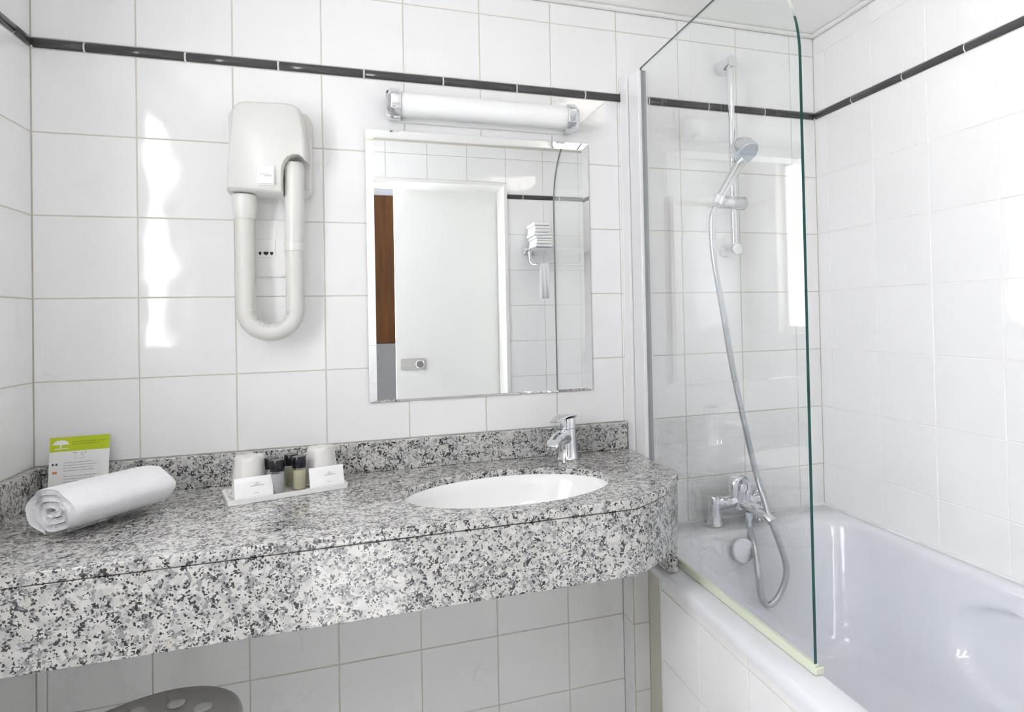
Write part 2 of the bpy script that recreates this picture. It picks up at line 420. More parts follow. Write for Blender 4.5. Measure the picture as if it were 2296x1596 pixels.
# ------------------------------------------------------------------ vanity counter
ZT, YA, XE = .98, -.515, 1.405
front = [(.002, YA), (1.225, YA)]
for i in range(1, 9):                                    # the front sweeps back at the right end
    t = i/8; front.append((1.225+t*.170+.010*sin(pi*t), YA+t*.160+.004*sin(pi*t)*0-.012*sin(pi*t)))
front += [(XE, -.34)]
van = thing('vanity_counter', (.7, -.26, .82), 'long speckled grey granite vanity counter with deep front apron', 'counter')
BX, BY, BA, BB = 1.002, -.295, .236, .158                # basin cut-out
def slab():
    bm = bmesh.new(); n = 72
    outer = front+[(XE, -.004), (.002, -.004)]
    # resample the outline radially about the basin centre so a clean ring of faces joins it to the cut-out
    def hit(a):
        d = (cos(a), sin(a)); best = 9
        for (x0, y0), (x1, y1) in zip(outer, outer[1:]+outer[:1]):
            ex, ey = x1-x0, y1-y0; den = d[0]*ey-d[1]*ex
            if abs(den) < 1e-9: continue
            t = ((x0-BX)*ey-(y0-BY)*ex)/den; s = ((x0-BX)*d[1]-(y0-BY)*d[0])/den
            if t > 0 and -1e-6 <= s <= 1+1e-6: best = min(best, t)
        return (BX+d[0]*best, BY+d[1]*best)
    angs = sorted(set([round(2*pi*i/n, 5) for i in range(n)]+[round(math.atan2(y-BY, x-BX) % (2*pi), 5) for x, y in outer]))
    to, ti, bo, bi, ti2 = [], [], [], [], []
    for a in angs:
        x, y = hit(a); e = 1/math.sqrt((cos(a)/BA)**2+(sin(a)/BB)**2); ix, iy = BX+e*cos(a), BY+e*sin(a)
        to.append(bm.verts.new((x, y, ZT))); bo.append(bm.verts.new((x, y, ZT-.02)))
        ti.append(bm.verts.new((BX+(ix-BX)*1.012, BY+(iy-BY)*1.012, ZT))); ti2.append(bm.verts.new((ix, iy, ZT-.003))); bi.append(bm.verts.new((ix, iy, ZT-.02)))
    k = len(angs)
    for i in range(k):
        j = (i+1) % k
        bm.faces.new((to[i], to[j], ti[j], ti[i])); bm.faces.new((bo[j], bo[i], bi[i], bi[j]))
        bm.faces.new((to[j], to[i], bo[i], bo[j])); bm.faces.new((ti[i], ti[j], ti2[j], ti2[i])); bm.faces.new((ti2[i], ti2[j], bi[j], bi[i]))
    bmesh.ops.recalc_face_normals(bm, faces=bm.faces)
    return bm
bev(obj('worktop', slab(), 'granite', van), .004, 2, 50)
inner = [(x, y+.022) if y < -.5 else (x-.016, y+.015) for x, y in front]
ap = [(x, y+.003) if y < -.5 else (x-.002, y+.002) for x, y in front]
bm = prism(bmesh.new(), ap+inner[::-1], .821, ZT-.0215, lambda a, b, h: (a, b, h))
bev(obj('front_apron', bm, 'granite', van), .002, 2, 50)
bs = obj('backsplash', boxes((.021, 1.402, -.02, -.0005, ZT, 1.0555)), 'granite', van); bev(bs, .002, 2)
bs = obj('side_backsplash', boxes((.0005, .02, -.512, -.0005, ZT, 1.0555)), 'granite', van); bev(bs, .002, 2)
sp = obj('end_panel', boxes((1.378, 1.402, -.334, -.001, .7385, ZT-.0215)), 'granite', van); bev(sp, .0015, 2)

# washbasin under the cut-out
wbn = thing('washbasin', (BX, BY, .83), 'oval white undermounted washbasin set into granite counter', 'washbasin')
bm = bmesh.new(); rings = []; n = 56
for s, z in ((1.10, ZT-.0205), (1.035, ZT-.0205), (1.0, ZT-.024), (.975, ZT-.04), (.93, ZT-.075), (.82, ZT-.11), (.60, ZT-.135), (.30, ZT-.145), (.10, ZT-.148)):
    rings.append([bm.verts.new((BX+BA*s*cos(2*pi*i/n), BY+BB*s*sin(2*pi*i/n), z)) for i in range(n)])
for a, b in zip(rings, rings[1:]):
    for i in range(n): bm.faces.new((a[i], a[(i+1) % n], b[(i+1) % n], b[i]))
bm.faces.new(rings[-1]); bmesh.ops.recalc_face_normals(bm, faces=bm.faces)
for f in bm.faces: f.normal_flip()
o = obj('bowl', bm, 'porcelain', wbn, 180)
sd = o.modifiers.new('solid', 'SOLIDIFY'); sd.thickness = .008; sd.offset = -1
obj('drain', lathe(bmesh.new(), [(.021, 0), (.021, .002), (.016, .004), (.005, .005)], (BX, BY, ZT-.1485)), 'chrome', wbn, 40)

# basin tap
TX, TY = 1.203, -.078
tap = thing('basin_tap', (TX, TY, ZT), 'chrome single lever basin tap behind the oval washbasin', 'tap')
d2 = Vector((-.60, -.80, 0)).normalized()
bm = lathe(bmesh.new(), [(.0305, .0), (.0305, .003), (.0275, .007), (.0255, .03), (.0240, .070), (.0240, .082)], (TX, TY, ZT+.0005))
obj('body', bm, 'chrome', tap, 35)
bm = lathe(bmesh.new(), [(.0230, .0825), (.0245, .0845), (.0245, .100), (.0225, .1095), (.014, .1125)], (TX, TY, ZT+.0005))
obj('cartridge_cap', bm, 'chrome', tap, 35)
b0 = Vector((TX, TY, ZT))
sp_path = catmull([b0+Vector((0, 0, .050)), b0+d2*.035+Vector((0, 0, .066)), b0+d2*.075+Vector((0, 0, .067)), b0+d2*.105+Vector((0, 0, .060))], 6)
bm = tube(bmesh.new(), sp_path, lambda i, N: (.0195-.003*i/N, .0190-.007*i/N), 20)
obj('spout', bm, 'chrome', tap, 60)
tipv = sp_path[-1]
obj('aerator', lathe(bmesh.new(), [(.0095, 0), (.0095, .009)], tipv+d2*-.006+Vector((0, 0, -.006)), (0, 0, -1), 18), 'chrome_soft', tap, 40)
lv = catmull([b0+Vector((0, 0, .112))-d2*.024, b0+Vector((0, 0, .117)), b0+d2*.040+Vector((0, 0, .119)), b0+d2*.088+Vector((0, 0, .112))], 6)
bm = tube(bmesh.new(), lv, lambda i, N: (.0235-.009*(i/(N-1))**2 if i else .012, .0060-.003*i/N if i else .003), 20)
obj('lever', bm, 'chrome', tap, 60)

# ------------------------------------------------------------------ mirror
MX0, MX1, MZ0, MZ1 = .7015, 1.3040, 1.153, 1.857
mir = thing('mirror', (1.0, -.003, MZ0), 'large frameless mirror on the tiled wall above the washbasin', 'mirror')
bw, y0, y1 = .019, -.0062, -.0046
bm = bmesh.new()
ou = [(MX0, MZ0), (MX1, MZ0), (MX1, MZ1), (MX0, MZ1)]; inn = [(MX0+bw, MZ0+bw*.3), (MX1-bw, MZ0+bw*.3), (MX1-bw, MZ1-bw), (MX0+bw, MZ1-bw)]
vi = [bm.verts.new((x, y0, z)) for x, z in inn]; bm.faces.new(vi)
obj('mirror_glass', bm, 'mirror', mir)
bm = bmesh.new()
vi = [bm.verts.new((x, y0, z)) for x, z in inn]; vo = [bm.verts.new((x, y1, z)) for x, z in ou]; vb = [bm.verts.new((x, -.0003, z)) for x, z in ou]
for i in range(4):
    j = (i+1) % 4
    bm.faces.new((vo[i], vo[j], vi[j], vi[i])); bm.faces.new((vb[i], vb[j], vo[j], vo[i]))
bm.faces.new(vb[::-1])
obj('bevelled_edge', bm, 'mirror', mir)

# ------------------------------------------------------------------ lamp above the mirror
LX0, LX1, LZ, LY = .752, 1.262, 1.9135, -.046
lamp = thing('wall_lamp', (1.0, 0, LZ), 'tubular white wall lamp with chrome end caps above the mirror', 'lamp')
obj('diffuser', lathe(bmesh.new(), [(.0315, .034), (.0315, LX1-LX0-.034)], (LX0, LY, LZ), (1, 0, 0), 40), 'lamp_opal', lamp, 40)
def capring(x, s):
    bm = bmesh.new(); k = 10; rr = []
    # rounded-square cap that narrows towards its end and reaches back to the wall
    for h, g in ((.036, 1), (.012, 1), (0, .62)):
        out = []
        for (y, z) in [(-.0005-.0, -.024), (-.028, -.037), (-.062, -.035), (-.082, -.018), (-.083, .016), (-.066, .034), (-.030, .037), (-.0005, .026)]:
            cy = -.0005+(y+.0005)*(.55+.45*g); out.append(bm.verts.new((x+s*h, cy, LZ+z*(.6+.4*g))))
        rr.append(out)
    for a, b in zip(rr, rr[1:]):
        for i in range(8): bm.faces.new((a[i], a[(i+1) % 8], b[(i+1) % 8], b[i]))
    bm.faces.new(rr[0][::-1]); bm.faces.new(rr[-1]); bmesh.ops.recalc_face_normals(bm, faces=bm.faces)
    return bm
for x, s in ((LX0, 1), (LX1, -1)): bev(obj('end_cap', capring(x, s), 'chrome', lamp), .003, 2, 20)
bev(obj('back_plate', boxes((LX0+.03, LX1-.03, -.018, -.0005, LZ-.036, LZ+.030)), 'plastic', lamp), .003, 2)

# ------------------------------------------------------------------ hair dryer on the wall
hd = thing('hair_dryer', (.485, 0, 1.33), 'cream white wall mounted hair dryer with looped ribbed hose', 'hair dryer')
out = [(.398, 1.668), (.5175, 1.662)]
out += [(.5175, 1.700), (.519, 1.722), (.524, 1.738), (.533, 1.750), (.546, 1.757), (.560, 1.757), (.570, 1.750), (.574, 1.742)]
out += [(.570, 1.80), (.562, 1.858), (.556, 1.872), (.545, 1.880), (.53, 1.883), (.44, 1.880), (.425, 1.876), (.415, 1.866), (.411, 1.85), (.402, 1.75)]
bm = bmesh.new()
cx, cz = .487, 1.77
lay = [(-.028, 1.0, 0), (-.060, 1.0, 0), (-.085, .985, .001), (-.098, .955, .002), (-.103, .90, .003)]
rr = [[bm.verts.new((cx+(x-cx)*s, y, cz+(z-cz)*s)) for x, z in out] for y, s, _ in lay]
for a, b in zip(rr, rr[1:]):
    for i in range(len(out)): bm.faces.new((a[i], a[(i+1) % len(out)], b[(i+1) % len(out)], b[i]))
bm.faces.new(rr[0][::-1]); bm.faces.new(rr[-1]); bmesh.ops.recalc_face_normals(bm, faces=bm.faces)
obj('housing', bm, 'dryer', hd, 50)
bm = prism(bmesh.new(), rrect(.397, .577, 1.668, 1.874, .022), -.045, -.0005, lambda a, b, h: (a, h, b))
bev(obj('back_shell', bm, 'dryer', hd), .006, 3)
sw = obj('switch_frame', prism(bmesh.new(), rrect(.4655, .5035, 1.681, 1.729, .003), -.1060, -.1025, lambda a, b, h: (a, h, b)), 'plastic', hd)
bev(sw, .001, 2)
bm = boxes((.4675, .5015, -.1095, -.1055, 1.684, 1.7265)); rk = obj('switch_rocker', bm, 'plastic', sw)
for v in rk.data.vertices:
    if v.co.y < -.107 and v.co.z < 1.70: v.co.y -= .003
bev(rk, .0012, 2)
obj('switch_print', boxes((.472, .494, -.1112, -.1107, 1.7055, 1.7068), (.480, .496, -.1117, -.1112, 1.7020, 1.7033)), 'print', sw)
obj('hose_collar', lathe(bmesh.new(), [(.0255, 0), (.0262, .004), (.0262, .034), (.0235, .052), (.0225, .056)], (.4315, -.062, 1.664), (0, 0, -1), 32), 'dryer', hd, 35)
R = .0530; xL, xRr, zb = .4315, .5375, 1.3935
path = [Vector((xL, -.062, 1.615-(1.615-zb)*i/70)) for i in range(71)]
path += [Vector((xL+R-R*cos(pi*i/60), -.062, zb-R*sin(pi*i/60))) for i in range(1, 61)]
path += [Vector((xRr, -.062, zb+(1.545-zb)*i/46)) for i in range(1, 47)]
obj('hose', tube(bmesh.new(), path, lambda i, N: .0214 if i % 2 else .0196, 26), 'dryer_hose', hd, 75)
hs = obj('handset', lathe(bmesh.new(), [(.0205, 0), (.0210, .004), (.0218, .06), (.0222, .15), (.0225, .178), (.019, .188), (.0185, .192)], (xRr, -.064, 1.553), (.02, -.02, 1), 32), 'dryer', hd, 40)
obj('handset_ring', lathe(bmesh.new(), [(.0222, 0), (.0226, .003), (.0226, .017), (.0222, .019)], (xRr, -.0625, 1.534), (0, 0, 1), 32), 'dryer', hd, 40)

# shaver socket behind the hose
so = thing('shaver_socket', (.47, 0, 1.48), 'white shaver socket plate on the tiles behind the hair dryer hose', 'socket')
bev(obj('plate', boxes((.445, .520, -.008, -.0004, 1.4755, 1.6155)), 'plastic', so), .003, 2)
bev(obj('socket_insert', boxes((.4475, .4900, -.0105, -.0082, 1.523, 1.567)), 'plastic', so), .0012, 2)
for x, w_ in ((.4560, .0030), (.4690, .0052), (.4815, .0034)):
    obj('socket_hole', boxes((x-w_, x+w_, -.0112, -.0107, 1.5305, 1.5365), (x-w_*.4, x+w_*.5, -.0112, -.0107, 1.5282, 1.5306)), 'dark', so)
bev(obj('pictogram', boxes((.464, .474, -.0109, -.0106, 1.548, 1.559)), 'grout_white', so), .0002, 1)

# ------------------------------------------------------------------ things on the counter
# toiletries tray
TA = radians(15.6); tu = Vector((cos(TA), sin(TA), 0)); tv = Vector((-sin(TA), cos(TA), 0)); TC = Vector((.520, -.137, ZT))
tw = lambda u, v, z=0: TC+tu*u+tv*v+Vector((0, 0, z))
tray = thing('toiletry_tray', TC, 'flat white rectangular tray holding toiletries on granite counter', 'tray')
bm = prism(bmesh.new(), rrect(-.119, .119, -.058, .058, .004), .0008, .0055, lambda a, b, h: tuple(tw(a, b, h)))
bev(obj('tray_base', bm, 'plastic', tray), .0015, 2)
bm = bmesh.new(); o_ = rrect(-.121, .121, -.060, .060, .006); i_ = rrect(-.116, .116, -.055, .055, .004)
for lvl in (0,):
    a = [bm.verts.new(tw(x, y, .0006)) for x, y in o_]; b = [bm.verts.new(tw(x*1.012, y*1.02, .0115)) for x, y in o_]; c = [bm.verts.new(tw(x, y, .0115)) for x, y in i_]; d = [bm.verts.new(tw(x, y, .0045)) for x, y in i_]
    for p, q in ((a, b), (b, c), (c, d), (d, a)):
        for i in range(len(p)): bm.faces.new((p[i], p[(i+1) % len(p)], q[(i+1) % len(p)], q[i]))
bmesh.ops.recalc_face_normals(bm, faces=bm.faces)
obj('tray_rim', bm, 'plastic', tray, 40)

def cup(u, v, label):
    p = tw(u, v, .0058)
    c = thing('tumbler', p, label, 'cup', 'upturned tumblers on the tray')
    bm = bmesh.new(); n = 40; rr = []
    for r, h, k in ((.0385, 0, 0), (.0385, .004, 0), (.0365, .006, 0), (.0300, .076, .5), (.0275, .0835, 1), (.020, .0855, .6)):
        rr.append([bm.verts.new(p+Vector((cos(2*pi*i/n), sin(2*pi*i/n), 0))*r*(1+.018*k*cos(10*2*pi*i/n))+Vector((0, 0, h+.002*k*sin(5*2*pi*i/n)))) for i in range(n)])
    for a, b in zip(rr, rr[1:]):
        for i in range(n): bm.faces.new((a[i], a[(i+1) % n], b[(i+1) % n], b[i]))
    bm.faces.new(rr[-1])
    o = obj('tumbler_wall', bm, 'cup', c, 60)
    md = o.modifiers.new('solid', 'SOLIDIFY'); md.thickness = .0012
    obj('tumbler_lip', lathe(bmesh.new(), [(.0385, 0), (.0402, .001), (.0402, .004), (.0386, .005)], p, n=40, cap=(False, False)), 'cup', c, 40)
cup(-.072, .008, 'upturned frosted tumbler at the towel end of the tray')
cup(.078, .012, 'upturned frosted tumbler at the washbasin end of the tray')

def bottle(u, v, gel, label, textc='print'):
    p = tw(u, v, .0058)
    b = thing('toiletry_bottle', p, label, 'bottle', 'miniature toiletry bottles on the tray')
    obj('gel_fill', lathe(bmesh.new(), [(.0118, .003), (.0138, .0055), (.0138, .0455)], p, n=28), gel, b, 40)
    obj('bottle_wall', lathe(bmesh.new(), [(.0125, .0), (.0152, .002), (.0155, .004), (.0155, .0475), (.0140, .0505)], p, n=28), 'bottle_clear', b, 40)
    obj('cap', lathe(bmesh.new(), [(.0145, .0506), (.0148, .0512), (.0148, .0735), (.0138, .0750)], p, n=28), 'black_cap', b, 40)
    bm = bmesh.new()
    for z, h, a in ((.029, .0012, .55), (.0315, .0006, .12), (.014, .0008, .35), (.0165, .0008, .35)):
        k = 8; f0 = -1.45
        top = [bm.verts.new(p+Vector((.01572*cos(f0+a*(2*i/k-1)), .01572*sin(f0+a*(2*i/k-1)), z+h))) for i in range(k+1)]
        bot = [bm.verts.new(p+Vector((.01572*cos(f0+a*(2*i/k-1)), .01572*sin(f0+a*(2*i/k-1)), z-h))) for i in range(k+1)]
        for i in range(k): bm.faces.new((bot[i], bot[i+1], top[i+1], top[i]))
    obj('label_print', bm, textc, b)
bottle(-.0225, -.034, 'gel_clear', 'front bottle with black cap and clear contents, nearest the counter edge')
bottle(.0235, -.026, 'gel_yellow', 'front bottle with black cap and pale olive contents')
bottle(-.0285, .002, 'gel_clear', 'clear bottle half hidden behind the front clear bottle')
bottle(.0140, .014, 'gel_yellow', 'olive bottle half hidden behind the front olive bottle')

def sachet(u, v, label):
    p = tw(u, v, .0062); lean = radians(18)
    c = thing('paper_sachet', p, label, 'sachet', 'white wrapped soaps leaning on the tumblers')
    up = Vector((0, 0, 1))*cos(lean)+tv*sin(lean); nrm = tu.cross(up)
    pt = lambda a, b, h: tuple(p+tu*a+up*b+nrm*h)
    bm = bmesh.new(); nx, ny = 10, 8; W_, H_ = .074, .047
    g = {}
    for side in (0, 1):
        for i in range(nx+1):
            for j in range(ny+1):
                e = (1-(2*i/nx-1)**4)*(1-(2*j/ny-1)**4)
                g[side, i, j] = bm.verts.new(pt(-W_/2+W_*i/nx, H_*j/ny, (.0006+.0034*e)*(1 if side else -1)))
        for i in range(nx):
            for j in range(ny):
                q = (g[side, i, j], g[side, i+1, j], g[side, i+1, j+1], g[side, i, j+1]); bm.faces.new(q if side else q[::-1])
    edge = [(i, 0) for i in range(nx)]+[(nx, j) for j in range(ny)]+[(i, ny) for i in range(nx, 0, -1)]+[(0, j) for j in range(ny, 0, -1)]
    for (a, b), (c2, d) in zip(edge, edge[1:]+edge[:1]): bm.faces.new((g[0, a, b], g[0, c2, d], g[1, c2, d], g[1, a, b]))
    bmesh.ops.recalc_face_normals(bm, faces=bm.faces)
    obj('wrapper', bm, 'paper', c, 60)
    bm = bmesh.new()
    for a, b, hw, hh in ((.006, .027, .013, .0006), (.006, .0295, .006, .0004), (.006, .0315, .0045, .0004), (.006, .0335, .003, .0004), (.004, .012, .005, .0005)):
        vs = [bm.verts.new(pt(x, y, .00455)) for x, y in ((a-hw, b-hh), (a+hw, b-hh), (a+hw, b+hh), (a-hw, b+hh))]; bm.faces.new(vs)
    obj('wrapper_print', bm, 'print', c)
sachet(-.070, -.050, 'white printed sachet leaning on the tumbler nearest the towel')
sachet(.079, -.048, 'white printed sachet leaning on the tumbler nearest the washbasin')

# rolled towel
ta = radians(53); td = Vector((cos(ta), sin(ta), 0)); ts = Vector((sin(ta), -cos(ta), 0))
T0 = Vector((.155, -.326, ZT+.0482)); TL = .196; RW, RH = .074, .0472
tow = thing('rolled_towel', (.2, -.25, ZT), 'rolled white terry towel lying on the granite counter', 'towel')
bm = bmesh.new()
turns, thick = 3.1, .0105; N = 190; prof = []
def sp_r(t): return .18+.82*t           # normalised radius along the spiral
outer_p, inner_p = [], []
for i in range(N+1):
    t = i/N; a = 2*pi*turns*(t-1)+radians(252)
    r = sp_r(t); ro, ri = r, max(r-.215, .02)
    wob = 1+.018*sin(3*a+1)+.012*sin(7*a)
    # squashed roll with a slightly flattened underside
    def P(q):
        x, z = RW*q*cos(a)*wob, RH*q*sin(a)*wob
        return (x, max(z, -RH*.965))
    outer_p.append(P(ro)); inner_p.append(P(ri))
loop = outer_p+inner_p[::-1]; K = len(loop); rr = []
for h, s in ((.004, .93), (0, .97), (.004, .992), (.012, 1), (.05, 1.0), (.098, 1.012), (.146, 1.0), (.184, 1), (.192, .992), (.196, .97), (.192, .93)):
    rr.append([bm.verts.new(T0+td*(h+.0035*sin(5*x*20+z*30))+ts*x*s+Vector((0, 0, z*s))) for x, z in loop])
for a, b in zip(rr, rr[1:]):
    for i in range(K): bm.faces.new((a[i], a[(i+1) % K], b[(i+1) % K], b[i]))
for ring, fl in ((rr[0], True), (rr[-1], False)):
    for i in range(N):
        q = (ring[i], ring[i+1], ring[K-2-i], ring[K-1-i]); bm.faces.new(q[::-1] if fl else q)
bmesh.ops.recalc_face_normals(bm, faces=bm.faces)
obj('towel_roll', bm, 'towel', tow, 70)

# printed card leaning against the back splash
card = thing('printed_card', (.10, -.04, ZT), 'white printed card with lime green header standing behind the rolled towel', 'card')
cb, lean = Vector((.096, -.048, ZT+.001)), radians(9); cu = Vector((cos(radians(4)), sin(radians(4)), 0)); cup_ = Vector((0, 0, 1))*cos(lean)+Vector((0, 1, 0))*sin(lean)*.9; cn = cu.cross(cup_).normalized()
cpt = lambda a, b, h=0: tuple(cb+cu*a+cup_*b+cn*h)
CW, CH = .108, .142
def flat(bm, pts, h):
    bm.faces.new([bm.verts.new(cpt(a, b, h)) for a, b in pts])
rect = lambda a0, a1, b0, b1: [(a0, b0), (a1, b0), (a1, b1), (a0, b1)]
bm = prism(bmesh.new(), rect(-CW/2, CW/2, 0, CH), -.0008, 0, lambda a, b, h: cpt(a, b, h)); obj('card_sheet', bm, 'paper', card)
bm = bmesh.new(); flat(bm, rect(-CW/2, CW/2, CH-.031, CH), .0003); obj('header_band', bm, 'lime', card)
bm = bmesh.new(); tcx, tcz = -.0345, CH-.0165
flat(bm, [(tcx+.0145*cos(pi*i/14), tcz+.0095*sin(pi*i/14)+(.0012 if i % 2 else 0)) for i in range(15)], .0006)
flat(bm, rect(tcx-.0013, tcx+.0013, tcz-.0075, tcz), .0006); flat(bm, rect(tcx-.011, tcx+.014, tcz-.0095, tcz-.0075), .0006)
obj('tree_emblem', bm, 'paper', card)
bm = bmesh.new()
for b0_, a0_, a1_ in ((CH-.0115, -.014, .048), (CH-.0165, -.014, .036)):
    a = a0_
    while a < a1_:
        L = random.uniform(.004, .010); flat(bm, rect(a, min(a+L, a1_), b0_-.0009, b0_+.0009), .0006); a += L+.0014
obj('header_text', bm, 'lime_dark', card)
bm = bmesh.new()
for k in range(10):
    b0_ = CH-.056-k*.0058-(0.006 if k > 3 else 0); a = -.028; end = .034-random.uniform(0, .012)
    while a < end:
        L = random.uniform(.003, .009); flat(bm, rect(a, min(a+L, end), b0_-.0006, b0_+.0006), .0006); a += L+.0012
flat(bm, rect(-.008, .008, CH-.048, CH-.0475), .0006); flat(bm, rect(-.008, -.0075, CH-.048, CH-.038), .0006); flat(bm, rect(.0075, .008, CH-.048, CH-.038), .0006)
flat(bm, rect(-.013, -.004, CH-.0365, CH-.035), .0006); flat(bm, rect(.003, .0045, CH-.041, CH-.035), .0006); flat(bm, rect(.008, .012, CH-.0365, CH-.035), .0006)
obj('body_text', bm, 'print', card)
bm = bmesh.new(); flat(bm, rect(-.0485, -.0455, CH-.0605, CH-.0560), .0006); flat(bm, rect(-.0420, -.0390, CH-.0605, CH-.0560), .0006); obj('flag_print', bm, 'flag_blue', card)
bm = bmesh.new(); flat(bm, rect(-.047, -.039, CH-.0785, CH-.0735), .0006); obj('flag_print', bm, 'flag_orange', card)

# ------------------------------------------------------------------ bath
ZR = .737; BX0 = 1.369
bath = thing('bathtub', (1.72, -.8, ZF), 'white enamel bathtub built in along the right tiled wall', 'bathtub')
def rr_ring(x0, x1, y0, y1, r, k=18):
    return rrect(x0, x1, y0, y1, r, k)
levels = [  # z, x0, x1, y0, y1, r
    (ZR-.023, BX0, XR-.0012, YF+.001, -.0012, .008), (ZR-.012, BX0, XR-.0012, YF+.001, -.0012, .008), (ZR-.003, BX0+.003, XR-.0015, YF+.002, -.0015, .008), (ZR, BX0+.008, XR-.004, YF+.005, -.004, .01),
    (ZR, 1.429, XR-.034, -1.52, -.108, .10), (ZR-.003, 1.436, XR-.040, -1.513, -.116, .105), (ZR-.012, 1.444, XR-.046, -1.505, -.122, .11), (ZR-.05, 1.456, XR-.053, -1.49, -.132, .12),
    (ZR-.10, 1.472, XR-.061, -1.465, -.142, .13), (ZR-.15, 1.483, XR-.070, -1.435, -.155, .135), (ZR-.20, 1.495, XR-.080, -1.40, -.168, .14), (ZR-.25, 1.508, XR-.091, -1.36, -.183, .145), (ZR-.30, 1.524, XR-.105, -1.31, -.20, .15),
    (ZR-.34, 1.548, XR-.127, -1.26, -.225, .15), (ZR-.365, 1.585, XR-.162, -1.21, -.265, .14), (ZR-.375, 1.64, XR-.22, -1.14, -.33, .12)]
def dense(pts, step=.02):
    out = []
    for p, q in zip(pts, pts[1:]+pts[:1]):
        out.append((p, q))
    return out
bm = bmesh.new(); rings = []
NP = 240
def param_ring(x0, x1, y0, y1, r):
    # fixed sample count on every level: equal counts per straight and per corner keep the loft aligned
    out = []
    segs = [('l', (x1, y0+r), (x1, y1-r), 64), ('c', (x1-r, y1-r), 0, 10), ('l', (x1-r, y1), (x0+r, y1), 20), ('c', (x0+r, y1-r), 90, 10), ('l', (x0, y1-r), (x0, y0+r), 64), ('c', (x0+r, y0+r), 180, 10), ('l', (x0+r, y0), (x1-r, y0), 20), ('c', (x1-r, y0+r), 270, 10)]
    for s in segs:
        if s[0] == 'l':
            for i in range(s[3]):
                t = i/s[3]; out.append((s[1][0]+(s[2][0]-s[1][0])*t, s[1][1]+(s[2][1]-s[1][1])*t))
        else:
            for i in range(s[3]):
                a = radians(s[2]+90*i/s[3]); out.append((s[1][0]+r*cos(a), s[1][1]+r*sin(a)))
    return out
fine = levels[:6]
for a, b in zip(levels[5:], levels[6:]):
    k = 5 if (b[0] < ZR-.02 and a[0] > ZR-.32) else 2
    for i in range(1, k+1): fine.append(tuple(p+(q-p)*i/k for p, q in zip(a, b)))
def elbow(x, y, z):
    # moulded elbow recess in the side by the wall
    if x < 1.9 or z > ZR-.02: return x
    yy = (y+.96)/.40; zz = (z-.585)/.105
    f = yy**4+abs(zz)**2.6
    s = min(max((1.06-f)/.22, 0), 1); s = s*s*(3-2*s)
    return x+.024*s
for z, x0, x1, y0, y1, r in fine:
    rings.append([bm.verts.new((elbow(x, y, z), y, z)) for x, y in param_ring(x0, x1, y0, y1, r)])
for a, b in zip(rings, rings[1:]):
    n = len(a)
    for i in range(n): bm.faces.new((a[i], a[(i+1) % n], b[(i+1) % n], b[i]))
bm.faces.new(rings[-1]); bmesh.ops.recalc_face_normals(bm, faces=bm.faces)
obj('tub_shell', bm, 'enamel', bath, 60)
OC = Vector((1.694, -.1465, .690)); oax = Vector((0, -1, .22)).normalized()
obj('overflow_cover', lathe(bmesh.new(), [(.033, -.004), (.0345, .0), (.0345, .007), (.032, .010), (.012, .0115)], OC, oax, 40), mat('dull_chrome', (.72, .74, .77), .32, .85), bath, 35)
obj('tub_drain', lathe(bmesh.new(), [(.035, 0), (.035, .002), (.024, .004)], (1.71, -.40, ZR-.3745), n=32), 'chrome', bath, 35)
# silicone bead round the rim
obj('rim_sealant', boxes((BX0+.02, XR-.006, -.006, -.0008, ZR-.0005, ZR+.006), (XR-.006, XR-.0008, YF+.004, -.0008, ZR-.0005, ZR+.006)), 'plastic', bath)

# tiled bath panel under the rim
PX = 1.384
bp = thing('bath_surround', (PX+.03, -.8, ZF), 'white tiled side panel below the bathtub rim', 'bath surround')
hole0, hole1 = -.27, -.076
obj('panel_core', boxes((PX+G, PX+.05, hole1, -.002, ZF, ZR-.024), (PX+G, PX+.05, YF+.003, hole0, ZF, ZR-.024), (PX+.0502, PX+.055, hole0-.02, -.002, ZF, ZR-.024)), 'grout', bp)
pp = lambda a, z: (PX, a, z)
pcols = [(-.002, hole1), (hole0, -.47), (-.47, -.67), (-.67, -.87), (-.87, -1.07), (-1.07, -1.27), (-1.27, -1.47), (-1.47, YF)]
prow = [ZR-.025, .676, .5034, .3172, ZF]
for a1, a0 in pcols:
    for z1, z0 in zip(prow, prow[1:]): put_tile(bp, a0, a1, z0, z1, pp, -pi/2)
# tiled cheek of the open hatch beside the back wall
for z1, z0 in zip(prow, prow[1:]):
    put_tile(bp, PX+.004, PX+.049, z0, z1, lambda a, z: (a, hole1-.001, z), 0)
obj('corner_strip', boxes((PX-.0005, PX+.006, hole0-.0004, hole0+.006, ZF, ZR-.025)), 'trim', bp)

# ------------------------------------------------------------------ glass shower screen
GX = 1.425
scr = thing('shower_screen', (GX, -.45, ZR), 'clear glass bath screen with rounded top corner and white wall profile', 'shower screen')
gy0, gy1, gz0, gz1, gr = -.120, -.824, .752, 2.047, .235
ol = [(gy0, gz0), (gy0, gz1)]
ol += [(gy1+gr-gr*sin(pi/2*i/24), gz1-gr+gr*cos(pi/2*i/24)) for i in range(25)]
ol += [(gy1, gz0)]
bm = prism(bmesh.new(), ol, GX-.003, GX+.003, lambda a, b, h: (h, a, b))
me_ = bpy.data.meshes.new('glass_pane'); bm.to_mesh(me_); bm.free()
me_.materials.append(M['glass']); me_.materials.append(M['glass_edge'])
for p in me_.polygons: p.material_index = 0 if abs(p.normal.x) > .9 else 1
obj('glass_pane', me_, None, scr)
bev(obj('wall_channel', boxes((GX-.020, GX+.016, -.060, -.0102, .7385, 2.052), (GX-.020, GX+.016, -.0102, -.0005, .7385, 1.985), (GX-.020, GX+.016, -.0102, -.0005, 2.012, 2.052)), 'profile', scr), .0015, 2)
obj('profile_gasket', boxes((GX-.0145, GX+.012, -.0635, -.0605, .740, 2.034)), 'profile_gap', scr)
